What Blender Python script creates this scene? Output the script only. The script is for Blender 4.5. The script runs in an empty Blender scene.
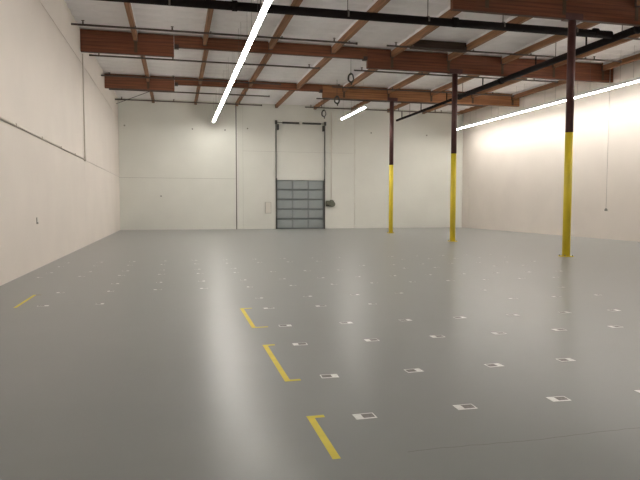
import bpy, bmesh, math, random
from mathutils import Vector, Matrix
random.seed(7)
scene = bpy.context.scene
C = scene.collection

# ------------------------------------------------------------------ camera
cam_data = bpy.data.cameras.new('camera')
cam = bpy.data.objects.new('camera', cam_data)
C.objects.link(cam)
cam_data.sensor_fit = 'HORIZONTAL'
cam_data.sensor_width = 36.0
cam_data.lens = 593.08 / 640.0 * 36.0
cam_data.clip_end = 200
R_ = Vector((0.97183352, -0.2356623, 0.00169913))
U_ = Vector((0.01241037, 0.05837551, 0.99821755))
F_ = Vector((0.23534143, 0.97008019, -0.05965593))
cam.matrix_world = Matrix(((R_.x, U_.x, -F_.x, 0.0), (R_.y, U_.y, -F_.y, 0.0),
                           (R_.z, U_.z, -F_.z, 1.5), (0, 0, 0, 1)))
scene.camera = cam

# ------------------------------------------------------------------ world / exposure
world = bpy.data.worlds.new('world')
scene.world = world
world.use_nodes = True
world.node_tree.nodes['Background'].inputs[0].default_value = (0.02, 0.02, 0.02, 1)
world.node_tree.nodes['Background'].inputs[1].default_value = 0.1
scene.view_settings.view_transform = 'Standard'
scene.view_settings.look = 'None'
scene.view_settings.gamma = 1.0
scene.view_settings.use_curve_mapping = False
scene.view_settings.exposure = 0.85
TUBE_STRENGTH = 40.0
TUBE_COLOR = (1.0, 0.957, 0.895)

# ------------------------------------------------------------------ room measures (metres)
XL, XR, YB, YF = -3.15, 18.43, 36.05, -8.0
ZC = 7.55                       # underside of the roof insulation
COLX = 11.02
BY = (29.57, 22.35, 15.04, 7.75, 0.45)     # beam lines
PX = [-1.2 + 2.4 * k for k in range(9)]    # purlin lines
LAMP_Z = 6.27

# ------------------------------------------------------------------ materials
def mat(name, col, rough=0.6, metal=0.0, spec=0.5, noise=None, bump=None, emit=None, coat=0.0):
    m = bpy.data.materials.new(name)
    m.use_nodes = True
    nt = m.node_tree
    b = nt.nodes['Principled BSDF']
    b.inputs['Base Color'].default_value = (*col, 1)
    b.inputs['Roughness'].default_value = rough
    b.inputs['Metallic'].default_value = metal
    b.inputs['Specular IOR Level'].default_value = spec
    b.inputs['Coat Weight'].default_value = coat
    tc = nt.nodes.new('ShaderNodeTexCoord')
    if noise:
        scale, amount, stretch = noise
        mp = nt.nodes.new('ShaderNodeMapping')
        mp.inputs['Scale'].default_value = stretch
        nt.links.new(tc.outputs['Object'], mp.inputs[0])
        n = nt.nodes.new('ShaderNodeTexNoise')
        n.inputs['Scale'].default_value = scale
        n.inputs['Detail'].default_value = 5
        nt.links.new(mp.outputs[0], n.inputs['Vector'])
        r = nt.nodes.new('ShaderNodeValToRGB')
        r.color_ramp.elements[0].position = 0.3
        r.color_ramp.elements[1].position = 0.7
        lo = tuple(max(0, c * (1 - amount)) for c in col)
        hi = tuple(min(1, c * (1 + amount)) for c in col)
        r.color_ramp.elements[0].color = (*lo, 1)
        r.color_ramp.elements[1].color = (*hi, 1)
        nt.links.new(n.outputs[0], r.inputs[0])
        nt.links.new(r.outputs[0], b.inputs['Base Color'])
    if bump:
        scale, strength, dist = bump
        n2 = nt.nodes.new('ShaderNodeTexNoise')
        n2.inputs['Scale'].default_value = scale
        n2.inputs['Detail'].default_value = 4
        nt.links.new(tc.outputs['Object'], n2.inputs['Vector'])
        bp = nt.nodes.new('ShaderNodeBump')
        bp.inputs['Strength'].default_value = strength
        bp.inputs['Distance'].default_value = dist
        nt.links.new(n2.outputs[0], bp.inputs['Height'])
        nt.links.new(bp.outputs[0], b.inputs['Normal'])
    if emit:
        b.inputs['Emission Color'].default_value = (*emit[0], 1)
        b.inputs['Emission Strength'].default_value = emit[1]
    return m

def wood(name, col, axis, dark=0.45, lam=False):
    st = {'x': (0.25, 6, 6), 'y': (6, 0.25, 6)}[axis]
    m = mat(name, col, 0.65, noise=(2.2, dark, st), bump=(30, 0.15, 0.01))
    if lam:                      # glued laminations: thin dark glue lines every 38 mm
        nt = m.node_tree
        b = nt.nodes['Principled BSDF']
        src = b.inputs['Base Color'].links[0].from_socket
        tc = [n for n in nt.nodes if n.type == 'TEX_COORD'][0]
        sep = nt.nodes.new('ShaderNodeSeparateXYZ')
        nt.links.new(tc.outputs['Object'], sep.inputs[0])
        md = nt.nodes.new('ShaderNodeMath'); md.operation = 'PINGPONG'
        md.inputs[1].default_value = 0.06
        nt.links.new(sep.outputs['Z'], md.inputs[0])
        lt = nt.nodes.new('ShaderNodeMath'); lt.operation = 'LESS_THAN'
        lt.inputs[1].default_value = 0.004
        nt.links.new(md.outputs[0], lt.inputs[0])
        mx = nt.nodes.new('ShaderNodeMix'); mx.data_type = 'RGBA'
        mx.inputs['B'].default_value = (col[0] * .35, col[1] * .35, col[2] * .35, 1)
        nt.links.new(lt.outputs[0], mx.inputs['Factor'])
        nt.links.new(src, mx.inputs['A'])
        nt.links.new(mx.outputs['Result'], b.inputs['Base Color'])
    return m

M = {}
M['wall'] = mat('painted_concrete', (0.775, 0.775, 0.715), 0.7, noise=(0.6, 0.03, (1, 1, 1)), bump=(9, 0.12, 0.01))
M['wall_warm'] = mat('painted_concrete_warm', (0.765, 0.70, 0.638), 0.7, noise=(0.6, 0.03, (1, 1, 1)), bump=(9, 0.12, 0.01))
M['joint'] = mat('joint_sealant', (0.42, 0.40, 0.37), 0.9)
M['joint_dark'] = mat('joint_sealant_dark', (0.12, 0.115, 0.105), 0.9)
M['foil'] = mat('insulation_foil', (0.90, 0.875, 0.88), 0.5, metal=0.0, noise=(1.5, 0.06, (1, 1, 1)), bump=(5, 0.5, 0.03))
M['foil_back'] = mat('insulation_backing', (0.42, 0.41, 0.41), 0.7)
M['glulam_dark'] = wood('glulam_dark', (0.185, 0.058, 0.024), 'x', 0.35, True)
M['glulam_mid'] = wood('glulam_mid', (0.225, 0.082, 0.038), 'x', 0.35, True)
M['glulam_light'] = wood('glulam_light', (0.34, 0.150, 0.060), 'x', 0.35, True)
M['purlin'] = wood('purlin_timber', (0.275, 0.130, 0.058), 'y', 0.4)
M['blocking'] = wood('blocking_timber', (0.06, 0.034, 0.022), 'x', 0.3)
M['steel_dark'] = mat('dark_steel', (0.07, 0.045, 0.035), 0.6)
M['hanger'] = mat('weathered_hanger', (0.10, 0.062, 0.036), 0.8)
M['pipe_black'] = mat('black_pipe_paint', (0.014, 0.010, 0.010), 0.9, spec=0.15)
M['pipe_grey'] = mat('dark_branch_pipe', (0.085, 0.062, 0.052), 0.6)
M['rod'] = mat('hanger_rod', (0.16, 0.14, 0.13), 0.5, metal=0.5)
M['col_red'] = mat('oxide_red_paint', (0.085, 0.028, 0.024), 0.5, noise=(3, 0.25, (1, 1, 1)))
M['col_yellow'] = mat('safety_yellow_paint', (0.80, 0.62, 0.035), 0.45, noise=(4, 0.1, (1, 1, .3)))
M['door'] = mat('grey_door_steel', (0.32, 0.355, 0.355), 0.5)
M['door_rib'] = mat('grey_door_rib', (0.245, 0.272, 0.272), 0.5)
M['track'] = mat('dark_track_steel', (0.09, 0.09, 0.082), 0.5, metal=0.3)
M['motor'] = mat('olive_motor', (0.13, 0.14, 0.10), 0.6)
M['conduit'] = mat('painted_conduit', (0.70, 0.64, 0.57), 0.6)
M['box_white'] = mat('painted_box', (0.74, 0.72, 0.65), 0.6)
M['rim'] = mat('grey_rim', (0.52, 0.51, 0.46), 0.6)
M['tube'] = mat('fluorescent_tube', (0.9, 0.9, 0.9), 0.4, emit=(TUBE_COLOR, TUBE_STRENGTH))
M['fixture'] = mat('white_enamel', (0.86, 0.86, 0.84), 0.45)
M['tape'] = mat('yellow_floor_tape', (0.74, 0.60, 0.04), 0.6, noise=(6, 0.08, (1, 1, 1)))
M['tape_worn'] = mat('worn_floor_tape', (0.30, 0.23, 0.09), 0.6, noise=(25, 0.3, (1, 1, 1)))
M['sticker'] = mat('white_label', (0.84, 0.84, 0.82), 0.55, noise=(40, 0.12, (1, 1, 1)))
M['print'] = mat('grey_print', (0.21, 0.20, 0.19), 0.55, noise=(60, 0.4, (1, 1, 1)))
M['cable'] = mat('black_cable', (0.04, 0.04, 0.035), 0.6)
M['bolt'] = mat('anchor_steel', (0.25, 0.24, 0.21), 0.5)
M['cord'] = mat('pale_cord', (0.50, 0.46, 0.42), 0.7)
M['crack'] = mat('floor_crack', (0.16, 0.15, 0.14), 0.8)

def floor_material():
    m = mat('grey_floor_epoxy', (0.30, 0.295, 0.28), 0.3)
    nt = m.node_tree
    b = nt.nodes['Principled BSDF']
    tc = [n for n in nt.nodes if n.type == 'TEX_COORD'][0]
    n = nt.nodes.new('ShaderNodeTexNoise')
    n.inputs['Scale'].default_value = 0.5
    n.inputs['Detail'].default_value = 6
    nt.links.new(tc.outputs['Object'], n.inputs['Vector'])
    r = nt.nodes.new('ShaderNodeValToRGB')
    r.color_ramp.elements[0].position = 0.3
    r.color_ramp.elements[1].position = 0.72
    r.color_ramp.elements[0].color = (0.270, 0.278, 0.268, 1)
    r.color_ramp.elements[1].color = (0.294, 0.300, 0.290, 1)
    nt.links.new(n.outputs[0], r.inputs[0])
    # small dark scuffs
    s = nt.nodes.new('ShaderNodeTexNoise')
    s.inputs['Scale'].default_value = 4.0
    s.inputs['Detail'].default_value = 8
    nt.links.new(tc.outputs['Object'], s.inputs['Vector'])
    r2 = nt.nodes.new('ShaderNodeValToRGB')
    r2.color_ramp.elements[0].position = 0.70
    r2.color_ramp.elements[1].position = 0.80
    r2.color_ramp.elements[0].color = (0, 0, 0, 1)
    r2.color_ramp.elements[1].color = (0.5, 0.5, 0.5, 1)
    nt.links.new(s.outputs[0], r2.inputs[0])
    mx = nt.nodes.new('ShaderNodeMix'); mx.data_type = 'RGBA'
    mx.inputs['B'].default_value = (0.20, 0.20, 0.19, 1)
    nt.links.new(r2.outputs[0], mx.inputs['Factor'])
    nt.links.new(r.outputs[0], mx.inputs['A'])
    nt.links.new(mx.outputs['Result'], b.inputs['Base Color'])
    mr = nt.nodes.new('ShaderNodeMapRange')
    mr.inputs['To Min'].default_value = 0.27
    mr.inputs['To Max'].default_value = 0.32
    nt.links.new(n.outputs[0], mr.inputs['Value'])
    nt.links.new(mr.outputs[0], b.inputs['Roughness'])
    b.inputs['IOR'].default_value = 1.17
    n2 = nt.nodes.new('ShaderNodeTexNoise')
    n2.inputs['Scale'].default_value = 1.3
    n2.inputs['Detail'].default_value = 3
    nt.links.new(tc.outputs['Object'], n2.inputs['Vector'])
    bp = nt.nodes.new('ShaderNodeBump')
    bp.inputs['Strength'].default_value = 0.05
    bp.inputs['Distance'].default_value = 0.02
    nt.links.new(n2.outputs[0], bp.inputs['Height'])
    nt.links.new(bp.outputs[0], b.inputs['Normal'])
    return m
M['floor'] = floor_material()

# ------------------------------------------------------------------ mesh helpers
def box(bm, x0, x1, y0, y1, z0, z1, bevel=0.0):
    v = [bm.verts.new((x, y, z)) for x in (x0, x1) for y in (y0, y1) for z in (z0, z1)]
    fs = [bm.faces.new([v[i] for i in q]) for q in
          ((0, 1, 3, 2), (4, 6, 7, 5), (0, 4, 5, 1), (2, 3, 7, 6), (0, 2, 6, 4), (1, 5, 7, 3))]
    if bevel:
        es = list({e for f in fs for e in f.edges})
        bmesh.ops.bevel(bm, geom=es, offset=bevel, segments=1, affect='EDGES')

def cyl(bm, a, b, r, seg=12, r2=None):
    a, b = Vector(a), Vector(b)
    d = (b - a).normalized()
    t = Vector((0, 0, 1)) if abs(d.z) < 0.9 else Vector((1, 0, 0))
    u = d.cross(t).normalized(); w = d.cross(u)
    r2 = r if r2 is None else r2
    A, B = [], []
    for i in range(seg):
        an = 2 * math.pi * i / seg
        o = u * math.cos(an) + w * math.sin(an)
        A.append(bm.verts.new(a + o * r)); B.append(bm.verts.new(b + o * r2))
    for i in range(seg):
        j = (i + 1) % seg
        f = bm.faces.new((A[i], B[i], B[j], A[j])); f.smooth = True
    bm.faces.new(A); bm.faces.new(B[::-1])

def tube_path(bm, pts, r, seg=8, closed=False):
    pts = [Vector(p) for p in pts]
    n = len(pts); rings = []
    for i, p in enumerate(pts):
        if closed: d = pts[(i + 1) % n] - pts[i - 1]
        else: d = pts[min(i + 1, n - 1)] - pts[max(i - 1, 0)]
        d.normalize()
        t = Vector((0, 1, 0)) if abs(d.y) < 0.9 else Vector((0, 0, 1))
        u = d.cross(t).normalized(); w = d.cross(u)
        rings.append([bm.verts.new(p + (u * math.cos(2 * math.pi * k / seg) + w * math.sin(2 * math.pi * k / seg)) * r) for k in range(seg)])
    for i in range(n if closed else n - 1):
        a, b = rings[i], rings[(i + 1) % n]
        for k in range(seg):
            f = bm.faces.new((a[k], b[k], b[(k + 1) % seg], a[(k + 1) % seg])); f.smooth = True
    if not closed:
        bm.faces.new(rings[0][::-1]); bm.faces.new(rings[-1])

def mesh_of(build, name='m', m=None):
    bm = bmesh.new()
    build(bm)
    bmesh.ops.recalc_face_normals(bm, faces=bm.faces)
    me = bpy.data.meshes.new(name)
    bm.to_mesh(me); bm.free()
    if m is not None: me.materials.append(M[m] if isinstance(m, str) else m)
    return me

def obj(name, me, parent=None, loc=(0, 0, 0), rotz=0.0):
    o = bpy.data.objects.new(name, me)
    C.objects.link(o)
    o.location = loc
    o.rotation_euler = (0, 0, rotz)
    if parent: o.parent = parent
    return o

def part(name, build, m, parent, loc=(0, 0, 0)):
    return obj(name, mesh_of(build, name, m), parent, loc)

def tag(o, label, cat, group=None):
    o['label'] = label; o['category'] = cat
    if group: o['group'] = group
    return o

def thing(name, label, cat, loc=(0, 0, 0), group=None):
    return tag(obj(name, None, None, loc), label, cat, group)

def struct(name, build, m, label=None, cat=None):
    o = obj(name, mesh_of(build, name, m) if build else None)
    o['kind'] = 'structure'
    if label: o['label'] = label
    if cat: o['category'] = cat
    return o

def B(*a, **k): return lambda bm: box(bm, *a, **k)

def boxes(lst, bevel=0.0):
    def f(bm):
        for a in lst: box(bm, *a, bevel=bevel)
    return f

# ------------------------------------------------------------------ floor
floor = struct('floor', B(XL - .3, XR + .3, YF - .3, YB + .3, -0.2, 0.0), 'floor',
               'glossy grey sealed concrete warehouse floor', 'floor')

def crack(bm):
    rng = random.Random(3)
    pts = []
    x = 1.35
    while x < 4.6:
        pts.append((x, 3.29 + 0.012 * math.sin(x * 5) + rng.uniform(-.006, .006)))
        x += 0.06
    vs = [(bm.verts.new((px, py - .0022, 0.0008)), bm.verts.new((px, py + .0022, 0.0008))) for px, py in pts]
    for a, b in zip(vs, vs[1:]): bm.faces.new((a[0], b[0], b[1], a[1]))
part('crack', crack, 'crack', floor)

# ------------------------------------------------------------------ walls
T = 0.02           # panels stand this proud of the joint backing
wl = struct('wall_left', B(XL - .3, XL - T, YF, YB + .3, 0, 7.9), 'joint', 'white painted concrete side wall with a horizontal joint and grey conduit', 'wall')
zs = [0.0, 3.06, 3.08, 6.41, 6.425, 7.85]
for i in range(0, 6, 2):
    for y0, y1 in ((YF, 22.66), (22.67, YB)):
        part('wall_panel', B(XL - T, XL, y0, y1, zs[i], zs[i + 1]), 'wall_warm', wl)
part('wall_hook', boxes([(XL, XL + .02, 14.91, 14.935, 1.05, 1.19), (XL, XL + .04, 14.905, 14.94, 1.04, 1.08)]), 'bolt', wl)

wr = struct('wall_right', B(XR + T, XR + .3, YF, YB + .3, 0, 7.9), 'joint', 'white painted concrete side wall washed by the long strip light', 'wall')
for y0, y1 in ((YF, 35.2), (35.215, YB)):
    part('wall_panel', B(XR, XR + T, y0, y1, 0, 7.85), 'wall_warm', wr)

wb = struct('wall_back', boxes([(XL - .3, 5.98, YB + T, YB + .3, 0, 7.9), (9.02, XR + .3, YB + T, YB + .3, 0, 7.9),
                                (5.98, 9.02, YB + T, YB + .3, 3.0, 7.9)]), 'joint', 'white painted concrete end wall with the grey dock door', 'wall')
def bpanel(lst): return part('wall_panel', boxes(lst), 'wall', wb)
bpanel([(XL, 3.53, YB, YB + T, 0, 3.03)])
bpanel([(XL, 3.53, YB, YB + T, 3.045, 7.85)])
part('joint_filler', B(3.53, 3.585, YB + .004, YB + T, 0, 7.85), 'joint_dark', wb)
part('pilaster', B(3.585, 3.95, YB - .05, YB + T, 0, 7.85), 'wall', wb)
bpanel([(3.965, 5.98, YB, YB + T, 0, 4.715), (9.02, 10.95, YB, YB + T, 0, 4.715), (5.98, 9.02, YB, YB + T, 3.0, 4.715)])
bpanel([(3.965, 10.95, YB, YB + T, 4.725, 7.85)])
part('joint_filler', B(10.95, 10.99, YB + .001, YB + T, 0, 7.85), 'box_white', wb)
part('pilaster', B(10.99, 11.40, YB - .05, YB + T, 0, 7.85), 'wall', wb)
bpanel([(11.412, XR, YB, YB + T, 0, 7.85)])
bolt_me = mesh_of(lambda bm: (cyl(bm, (0, 0, 0), (0, -.03, 0), .045, 8), cyl(bm, (0, -.03, 0), (0, -.06, 0), .025, 6)), 'anchor_bolt', 'bolt')
for x, z in ((-2.81, 6.01), (1.0, 5.93), (2.9, 5.93), (4.24, 6.06), (-.84, 1.98), (15.84, 5.98), (12.06, 6.03)):
    obj('anchor_bolt', bolt_me, wb, (x, YB, z))
wf = struct('wall_front', B(XL - .3, XR + .3, YF - .3, YF, 0, 7.9), 'wall', 'white painted concrete wall behind the viewer', 'wall')

# ------------------------------------------------------------------ ceiling: foil-faced insulation panels between purlins
ceil = struct('ceiling', B(XL - .3, XR + .3, YF - .3, YB + .3, ZC + .06, ZC + .35), 'foil_back',
              'white foil insulated roof underside in quilted panels', 'ceiling')
def quilt(w, d):
    def f(bm):
        nx, ny = 4, 4
        g = [[bm.verts.new((w * i / nx, d * j / ny,
                            .045 - .055 * math.sin(math.pi * j / ny) - .006 * math.sin(math.pi * i / nx))) for j in range(ny + 1)] for i in range(nx + 1)]
        for i in range(nx):
            for j in range(ny):
                fc = bm.faces.new((g[i][j], g[i][j + 1], g[i + 1][j + 1], g[i + 1][j])); fc.smooth = True
    return f
bays = [(XL, PX[0])] + list(zip(PX, PX[1:])) + [(PX[-1], XR)]
rows = 32
y0r = BY[2]
dr = (YB - y0r) / rows
for k, (a, b) in enumerate(bays):
    me = mesh_of(quilt(b - a, dr), 'insulation_panel', 'foil')
    if k == len(bays) - 1:
        def strip(bm):
            for j in range(rows):
                box(bm, a, b, y0r + j * dr + .005, y0r + (j + 1) * dr - .005, ZC, ZC + .02)
        o = part('insulation_strip', strip, 'foil', ceil); o['kind'] = 'stuff'
        continue
    for j in range(rows):
        obj('insulation_panel', me, ceil, (a, y0r + j * dr, ZC))
def rest(bm):
    for a, b in bays:
        n = int((y0r - YF) / dr)
        for j in range(n):
            box(bm, a, b, y0r - (j + 1) * dr + .005, y0r - j * dr - .005, ZC, ZC + .02)
o = part('insulation_field', rest, 'foil', ceil); o['kind'] = 'stuff'

# ------------------------------------------------------------------ glulam beams
BW = 0.085
def beam(y, x0, x1, z0, mt, label, hinge=None, z1=7.545):
    t = thing('roof_beam', label, 'beam', ((x0 + x1) / 2, y, z0), 'timber roof beams')
    cx = (x0 + x1) / 2
    part('timber', B(x0 - cx, x1 - cx, -BW, BW, 0, z1 - z0, bevel=.008), mt, t)
    if hinge == 'both':
        for xx in (x0 - cx, x1 - cx):
            sg = 1 if xx < 0 else -1
            lo, hi = sorted((xx, xx + sg * .16))
            part('hinge_plate', boxes([(lo, hi, -BW - .015, BW + .015, -.04, -.002), (lo, hi, -BW - .015, -BW - .003, -.04, .10), (lo, hi, BW + .003, BW + .015, -.04, .10)]), 'steel_dark', t)
    return t
names = ['first', 'second', 'third', 'fourth']
for i, y in enumerate(BY[:4]):
    zb = (6.90, 6.79, 6.75, 6.75)[i]
    zm = (7.20, 7.13, 7.1, 7.1)[i]
    beam(y, XL, 0.0, zb, ('glulam_mid', 'glulam_dark', 'glulam_dark', 'glulam_dark')[i],
         'short deep glulam beam end on the conduit wall, ' + names[i] + ' line from door wall')
    beam(y, 0.01, 7.28, zm, 'glulam_mid', 'shallow glulam beam hung between two deeper ones, ' + names[i] + ' line from door wall', 'both')
    beam(y, 7.29, XR, zb, ('glulam_light', 'glulam_dark', 'glulam_dark', 'glulam_dark')[i],
         'long deep glulam beam carried on a steel column, ' + names[i] + ' line from door wall')

# ------------------------------------------------------------------ purlins
bay_names = ['first', 'second', 'third', 'fourth']
ORD = ['first', 'second', 'third', 'fourth', 'fifth', 'sixth', 'seventh', 'eighth', 'ninth', 'tenth', 'eleventh', 'twelfth', 'thirteenth', 'fourteenth', 'fifteenth']
spans = [(BY[0] + BW, YB), (BY[1] + BW, BY[0] - BW), (BY[2] + BW, BY[1] - BW), (BY[3] + BW, BY[2] - BW)]
PW, PZ0 = 0.07, 7.25
for i, (a, b) in enumerate(spans):
    L = b - a
    PZ0 = (7.36, 7.25, 7.25, 7.25)[i]
    tm = mesh_of(B(-PW, PW, 0.005, L - .005, 0, ZC + .03 - PZ0, bevel=.006), 'timber', 'purlin')
    hm = mesh_of(boxes([(-PW - .008, PW + .008, 0, .09, -.008, -.001), (-PW - .008, -PW - .001, 0, .09, 0, .2), (PW + .001, PW + .008, 0, .09, 0, .2)]), 'joist_hanger', 'steel_dark')
    sm = mesh_of(B(-.055, .055, L - .014, L - .001, (-.3, -.3, -.4, -.4)[i], -.009), 'hanger_strap', 'hanger')
    fm = mesh_of(boxes([(-PW - .012, -PW - .002, .1, L - .1, .22, ZC - PZ0 + .02), (PW + .002, PW + .012, .1, L - .1, .22, ZC - PZ0 + .02)]), 'foil_lap', 'foil')
    for k, x in enumerate(PX):
        x += (0, 0, -.11, -.11)[i]
        t = thing('roof_purlin', 'brown timber purlin, ' + ORD[k] + ' from conduit wall, in ' + bay_names[i] + ' roof bay from door wall', 'purlin', (x, a, PZ0), 'timber roof purlins')
        obj('timber', tm, t)
        obj('joist_hanger', hm, t)
        obj('joist_hanger', hm, t, (0, L - .09, 0))
        if i > 0 and (x < 0 or x > 7.4): obj('hanger_strap', sm, t)
        obj('foil_lap', fm, t)

# dark header board between two purlins
t = tag(part('header_board', B(8.4 + PW - .09, 10.8 - PW - .13, 20.60, 20.70, 7.18, 7.53, bevel=.006), 'blocking', None),
        'blackish timber header board set crosswise between two purlins above the middle column', 'board')

# ------------------------------------------------------------------ columns
def column(y, ztop, label):
    t = thing('steel_column', label, 'column', (COLX, y, 0), 'steel pipe columns')
    part('base_plate', B(-.15, .15, -.15, .15, 0, .025, bevel=.004), 'col_yellow', t)
    for sx in (-1, 1):
        for sy in (-1, 1):
            part('anchor_bolt', lambda bm: cyl(bm, (sx * .125, sy * .125, .025), (sx * .125, sy * .125, .06), .014, 6), 'bolt', t)
    part('yellow_shaft', lambda bm: cyl(bm, (0, 0, .025), (0, 0, 3.58), .112, 24), 'col_yellow', t)
    part('red_shaft', lambda bm: cyl(bm, (0, 0, 3.58), (0, 0, ztop - .02), .11, 24), 'col_red', t)
    part('cap_saddle', boxes([(-.28, .28, -.11, .11, ztop - .02, ztop - .002), (-.28, .28, -BW - .022, -BW - .006, ztop - .02, ztop + .16),
                              (-.28, .28, BW + .006, BW + .022, ztop - .02, ztop + .16)]), 'col_red', t)
column(BY[0], 6.90, 'yellow and dark red steel column standing nearest the dock door wall')
column(BY[1], 6.79, 'middle one of three yellow and dark red steel columns in a line')
column(BY[2], 6.75, 'yellow and dark red steel column farthest from the dock door wall')

# ------------------------------------------------------------------ sprinkler pipes
t = thing('sprinkler_main', 'thick black sprinkler main pipe hung crosswise below the roof', 'pipe', (0, 16.45, 6.83))
part('pipe', lambda bm: cyl(bm, (XL + .01, 0, 0), (13.26, -.25, -.03), .115, 16), 'pipe_black', t)
for x in [-2.6, -.1, 2.3, 4.75, 7.15, 9.55, 12.0]:
    yo = -.25 * (x - XL) / 16.5
    part('hanger_rod', lambda bm: cyl(bm, (x, yo, .1), (x, yo, ZC - 6.83), .012, 6), 'rod', t)
    part('clevis', lambda bm: cyl(bm, (x - .025, yo, 0), (x + .025, yo, 0), .125, 16), 'rod', t)
for x in (1.6, 8.0, 12.7):
    yo = -.25 * (x - XL) / 16.5
    part('coupling', lambda bm: cyl(bm, (x - .07, yo, 0), (x + .07, yo, 0), .14, 16), 'pipe_black', t)

BRY = [17.55, 20.42, 24.45, 28.1, 31.35, 34.25]
BRZ = 7.18
MX = 13.42
t = thing('sprinkler_feed', 'long dark sprinkler feed pipe running under the beams towards the dock door wall', 'pipe', (MX, 16.2, 6.73))
part('pipe', lambda bm: (cyl(bm, (0, -9, 0), (0, 10.5, 0), .115, 14), cyl(bm, (0, 10.5, 0), (0, 18.9, 0), .07, 12)), 'pipe_black', t)
for y in BRY:
    part('riser', lambda bm: cyl(bm, (0, y - 16.2, 0), (0, y - 16.2, BRZ - 6.73 - .0335), .03, 8), 'pipe_black', t)
for y in (15.9, 19.2, 26.4, 33.0):
    part('hanger_rod', lambda bm: cyl(bm, (0, y - 16.2, .08), (0, y - 16.2, ZC - 6.73), .012, 6), 'rod', t)
for y in (15.2, 22.9, 26.7):
    part('coupling', lambda bm: cyl(bm, (0, y - 16.28, 0), (0, y - 16.12, 0), .14, 14), 'pipe_black', t)

head_me = mesh_of(lambda bm: (cyl(bm, (0, 0, .03), (0, 0, .10), .026, 8), cyl(bm, (0, 0, .125), (0, 0, .135), .05, 10), cyl(bm, (0, 0, .10), (0, 0, .13), .012, 6)), 'sprinkler_head', 'pipe_grey')
def branch(y, x0, x1, label):
    t = thing('sprinkler_branch', label, 'pipe', (x0, y, BRZ), 'thin sprinkler branch pipes')
    part('pipe', lambda bm: (cyl(bm, (0, 0, 0), (x1 - x0, 0, 0), .033, 8), cyl(bm, (x1 - x0 - .06, 0, 0), (x1 - x0, 0, 0), .045, 8)), 'pipe_grey', t)
    x = x0 + .35
    while x < x1:
        if abs((x + 1.2) / 2.4 - round((x + 1.2) / 2.4)) * 2.4 > .2: obj('sprinkler_head', head_me, t, (x - x0, 0, 0))
        x += 2.75
    for px in PX:
        if x0 < px < x1:
            part('pipe_strap', B(px - x0 - .02, px - x0 + .02, -.03, .03, .032, (7.36 if y > BY[0] else 7.25) - BRZ - .001), 'rod', t)
    return t
bn = ['sixth', 'fifth', 'fourth', 'third', 'second', 'first']
for y, n, xe in zip(BRY, bn, (6.3, 6.3, 5.9, 4.9, 4.87, 4.87)):
    branch(y, XL + .005, xe, 'thin sprinkler branch pipe starting at the conduit wall, ' + n + ' from the door wall')
    branch(y, 7.4, XR - 1.2, 'thin sprinkler branch pipe crossing over the feed pipe, ' + n + ' from the door wall')

# bracing cable in the far corner
tag(part('brace_wire', lambda bm: cyl(bm, (XL + .04, 34.6, 7.0), (-1.2, 32.1, 7.31), .014, 6), 'cable', None),
    'thin slack brace wire slanting up in the corner under the last purlin', 'wire')

# ------------------------------------------------------------------ fluorescent strip lights
UL = 2.44
def refl(bm):       # white sheet-metal trough: spine box with two sloping wings (open below)
    prof = [(-.083, -.001), (-.079, -.006), (-.042, .04), (.042, .04), (.079, -.006), (.083, -.001), (.083, 0.006), (.05, .06), (-.05, .06), (-.083, 0.006)]
    A = [bm.verts.new((x, 0.004, z)) for x, z in prof]
    Bv = [bm.verts.new((x, UL - .004, z)) for x, z in prof]
    n = len(prof)
    for i in range(n):
        j = (i + 1) % n
        bm.faces.new((A[i], A[j], Bv[j], Bv[i]))
refl_me = mesh_of(refl, 'reflector', 'fixture')
hous_me = mesh_of(B(-.048, .048, .004, UL - .004, .061, .13, bevel=.006), 'housing', 'fixture')
tube_me = mesh_of(lambda bm: cyl(bm, (0, .05, 0), (0, UL - .05, 0), .022, 10), 'tube', 'tube')
sock_me = mesh_of(B(-.072, .072, .012, .045, -.045, .038, bevel=.004), 'lamp_holder', 'fixture')
def fixture(x, y, z, label, group):
    t = thing('strip_light', label, 'light', (x, y, z), group)
    obj('reflector', refl_me, t)
    obj('housing', hous_me, t)
    obj('tube', tube_me, t, (-.038, 0, -.014))
    obj('tube', tube_me, t, (.038, 0, -.014))
    obj('lamp_holder', sock_me, t)
    obj('lamp_holder', sock_me, t, (0, UL - .057, 0))
    for yy in (.35, UL - .35):
        step = .1 if yy < UL / 2 else -.1
        while any(abs(y + yy - by) < .2 for by in list(BY) + BRY + [16.35]): yy += step
        part('suspension_wire', lambda bm: cyl(bm, (0, yy, .128), (0, yy, ZC - .001 - z), .0035, 5), 'rod', t)
    return t
LROW = 13
for k in range(LROW):
    fixture(2.17, 35.15 - (k + 1) * UL, LAMP_Z, 'white strip light, ' + ORD[k] + ' from the door wall in the row near conduit wall',
            'long row of strip lights hung between conduit wall and dock door')
for k in range(LROW):
    fixture(16.95, 34.4 - (k + 1) * UL, 6.17, 'white strip light, ' + ORD[k] + ' from the door wall in the row along bare wall',
            'long row of strip lights along the side wall')
for k in range(2):
    f = fixture(9.06, 27.85 + k * UL * .905, LAMP_Z, 'white strip light of the short pair near the dock door, ' + ('farther from' if k == 0 else 'nearer to') + ' the door',
            'short row of strip lights')
    f.scale = (1, .905, 1)

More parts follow.
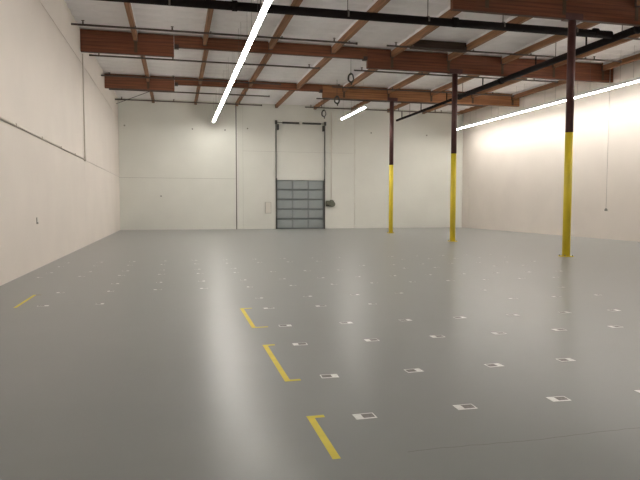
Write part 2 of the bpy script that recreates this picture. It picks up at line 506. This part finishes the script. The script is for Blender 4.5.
# ------------------------------------------------------------------ dock door with tracks
door = struct('door_1', B(5.98, 9.02, YB + .16, YB + .2, 0, 3.0), 'door_rib', 'grey sectional dock door with five rows of three panels', 'door')
sec_h = 3.0 / 5
for r in range(5):
    z0 = r * sec_h
    s = part('door_section', B(6.0, 9.0, YB + .10, YB + .16, z0 + .018, z0 + sec_h - .018, bevel=.006), 'door_rib', door)
    for c in range(3):
        xa = 6.0 + c * 1.0
        part('panel', B(xa + .05, xa + .95, YB + .065, YB + .10, z0 + .055, z0 + sec_h - .055, bevel=.012), 'door', s)
trk = thing('door_track', 'dark steel vertical lift tracks framing the grey dock door up to the spring shaft', 'track', (7.5, YB, 0))
for sx in (-1, 1):
    xx = sx * 1.53
    part('rail', boxes([(xx - .022, xx + .022, -.08, -.002, 0, 6.45), (xx - sx * .035 - .012, xx - sx * .035 + .012, -.10, -.05, 0, 3.1)]), 'track', trk)
    part('end_bracket', boxes([(xx - .06, xx + .06, -.16, -.002, 6.38, 6.60), (xx - sx * .11 - .05, xx - sx * .11 + .05, -.2, -.03, 6.02, 6.36)]), 'track', trk)
part('shaft', lambda bm: cyl(bm, (-1.5, -.12, 6.47), (1.5, -.12, 6.47), .018, 8), 'rod', trk)
for xa, xb in ((-1.15, -.12), (.10, 1.25)):
    def spring(bm):
        n = 40
        cyl(bm, (xa, -.12, 6.47), (xb, -.12, 6.47), .05, 12)
        for i in range(n):
            x = xa + (xb - xa) * (i + .5) / n
            cyl(bm, (x - .009, -.12, 6.47), (x + .009, -.12, 6.47), .06, 10)
    part('torsion_spring', spring, 'track', trk)
part('centre_bracket', B(-.09, .06, -.16, -.002, 6.38, 6.56), 'box_white', trk)

t = thing('door_operator', 'dark olive chain hoist motor on the wall beside the dock door', 'motor', (9.36, YB, 1.33))
part('gearbox', B(-.27, -.02, -.26, -.003, .16, .40, bevel=.02), 'motor', t)
part('motor_body', lambda bm: cyl(bm, (.12, -.30, .2), (.12, -.02, .2), .17, 16), 'motor', t)
part('chain_wheel', lambda bm: cyl(bm, (-.02, -.16, .27), (.02, -.16, .27), .14, 16), 'track', t)
part('mount_plate', B(-.25, .28, -.02, -.001, .05, .42), 'track', t)
part('terminal_box', B(.0, .18, -.14, -.02, .34, .46, bevel=.01), 'motor', t)
part('conduit', lambda bm: cyl(bm, (.09, -.03, .46), (.09, -.03, 5.9), .018, 8), 'conduit', t)

t = thing('wall_box', 'shallow white painted box with raised rim on the end wall beside the door track', 'box', (5.47, YB, .95))
part('box_body', B(-.16, .16, -.04, -.002, .03, .67, bevel=.006), 'box_white', t)
part('rim', boxes([(-.19, -.16, -.06, -.002, 0, .70), (.16, .19, -.06, -.002, 0, .70), (-.16, .16, -.06, -.002, 0, .03), (-.16, .16, -.06, -.002, .67, .70)]), 'rim', t)

# ------------------------------------------------------------------ conduit on the left wall
t = thing('wall_conduit', 'grey painted conduit along the side wall that turns up to the roof beam', 'conduit', (XL, 22.58, 3.09))
part('horizontal_run', lambda bm: cyl(bm, (.024, YF - 22.58, 0), (.024, -.06, 0), .023, 10), 'conduit', t)
part('vertical_run', lambda bm: cyl(bm, (.03, 0, .06), (.03, 0, 6.78 - 3.09), .022, 10), 'conduit', t)
part('junction_box', B(.002, .075, -.075, .075, -.07, .09, bevel=.008), 'conduit', t)
strap = mesh_of(B(.002, .058, -.012, .012, -.03, .03), 'strap', 'conduit')
for k in range(9): obj('strap', strap, t, (0, -2.2 - k * 2.4, 0))

# ------------------------------------------------------------------ pull cord on the right wall side
t = thing('pull_cord', 'thin pale pull cord with a small weight hanging by the bare side wall', 'cord', (18.2, 22.2, 1.24))
part('cord', lambda bm: cyl(bm, (0, 0, .09), (0, 0, ZC - 1.24), .010, 6), 'cord', t)
part('weight', lambda bm: (cyl(bm, (0, 0, 0), (0, 0, .07), .065, 10), cyl(bm, (0, 0, .07), (0, 0, .13), .065, 10, .015)), 'bolt', t)

# ------------------------------------------------------------------ hanging cable coils
def coil(x, y, z, label, rx=.125):
    t = thing('cable_coil', label, 'cable', (x, y, z), 'coiled black power drops')
    def loops(bm):
        rng = random.Random(int(x * 100))
        for k in range(5):
            a = rx * rng.uniform(.8, 1.05); b = a * rng.uniform(1.35, 1.6); oy = rng.uniform(-.04, .04); ox = rng.uniform(-.02, .02)
            tube_path(bm, [(ox + a * math.cos(q * math.pi / 12), oy + .02 * math.sin(q), b * math.sin(q * math.pi / 12)) for q in range(24)], .016, 6, True)
    part('loops', loops, 'cable', t)
    part('drop_wire', lambda bm: cyl(bm, (0, 0, rx * 1.2), (0, 0, ZC - z + .01), .009, 6), 'cable', t)
    part('tie', lambda bm: cyl(bm, (0, 0, rx * 1.15), (0, 0, rx * 1.75), .028, 8), 'cable', t)
    part('plug', lambda bm: cyl(bm, (.03, 0, -rx * 2.2), (.03, 0, -rx * 1.5), .03, 8), 'cable', t)
coil(7.1, 23.9, 6.73, 'black cable coil hanging below the foil in the second roof bay from door wall')
coil(7.68, 28.2, 6.58, 'coil of black cable hanging just before the beam nearest the door wall')
coil(7.95, 31.9, 6.48, 'coil of black cable hanging beside the end wall above the dock door')

# ------------------------------------------------------------------ yellow tape marks on the floor
def tape(label, x, y0, y1, arms, w=.05, worn=False):
    t = thing('floor_tape_mark', label, 'tape', (x, y0, 0), 'yellow tape marks')
    L = y1 - y0
    part('strip', B(-w / 2, w / 2, 0, L, .0004, .0016), 'tape', t)
    for end, length in arms:
        ya = 0 if end == 'near' else L - .045
        part('arm', B(w / 2, w / 2 + length, ya, ya + .045, .0004, .0016), 'tape_worn' if worn else 'tape', t)
tape('short yellow floor tape strip with one tiny arm at an end', .905, 3.30, 4.03, [('far', .075)])
tape('yellow floor tape bracket with two arms, middle of the row of three', .905, 4.88, 6.23, [('near', .09), ('far', .08)])
tape('yellow floor tape bracket with two arms, nearest the dock door in its row', .905, 7.13, 8.53, [('near', .15), ('far', .12)])
tape('worn yellow floor tape strip lying near the conduit wall', -2.285, 9.32, 10.58, [('far', .08)], .045, True)

# ------------------------------------------------------------------ white location stickers on the floor
SW, SD = .155, .105
def sticker_mesh(flip):
    return mesh_of(B(-SW / 2, SW / 2, -SD / 2, SD / 2, .0003, .0012), 'paper', 'sticker')
paper_me = sticker_mesh(0)
pr_a = mesh_of(B(-.018, .068, -.034, .040, .0013, .0016), 'printed_block', 'print')
pr_b = mesh_of(B(-.068, .018, -.034, .040, .0013, .0016), 'printed_block', 'print')
YROW = [3.95, 4.94, 6.19, 7.17, 8.46, 9.41, 10.75, 11.75, 13.1, 13.95, 15.25, 16.2]
for r, y in enumerate(YROW):
    kmax = 11
    cols = [(1.29 + .793 * k, 'R') for k in range(kmax)]
    if y > 9.2: cols += [(-1.92 + .80 * k, 'L') for k in range(-1, 4)]
    for ci, (x, side) in enumerate(cols):
        if side == 'R' and y < 5.5 and x > 3.9: continue
        if side == 'R' and x > 2.6 + y * .52: continue
        if side == 'L' and x < -2.5 and y < 11: continue
        if y > 8.2 and random.random() < .18: continue
        jx, jy = random.uniform(-.015, .015), random.uniform(-.015, .015)
        if side == 'R':
            lab, grp = 'white floor sticker with grey print, ' + ORD[ci] + ' from tape line, ' + ORD[r] + ' row beyond short strip', 'floor stickers on the column side of the tape row'
        else:
            lab, grp = 'white floor sticker with grey print, ' + ORD[ci - kmax] + ' from conduit wall, ' + ORD[r - 5] + ' row past worn tape', 'floor stickers between tape row and conduit wall'
        t = thing('floor_sticker', lab, 'sticker', (x + jx, y + jy, 0), grp)
        t.rotation_euler = (0, 0, random.uniform(-.06, .06))
        if y > 8.2: t.scale = (random.uniform(.65, 1.0), random.uniform(.6, .9), 1)
        obj('paper', paper_me, t)
        obj('printed_block', pr_a if r % 2 == 0 else pr_b, t)
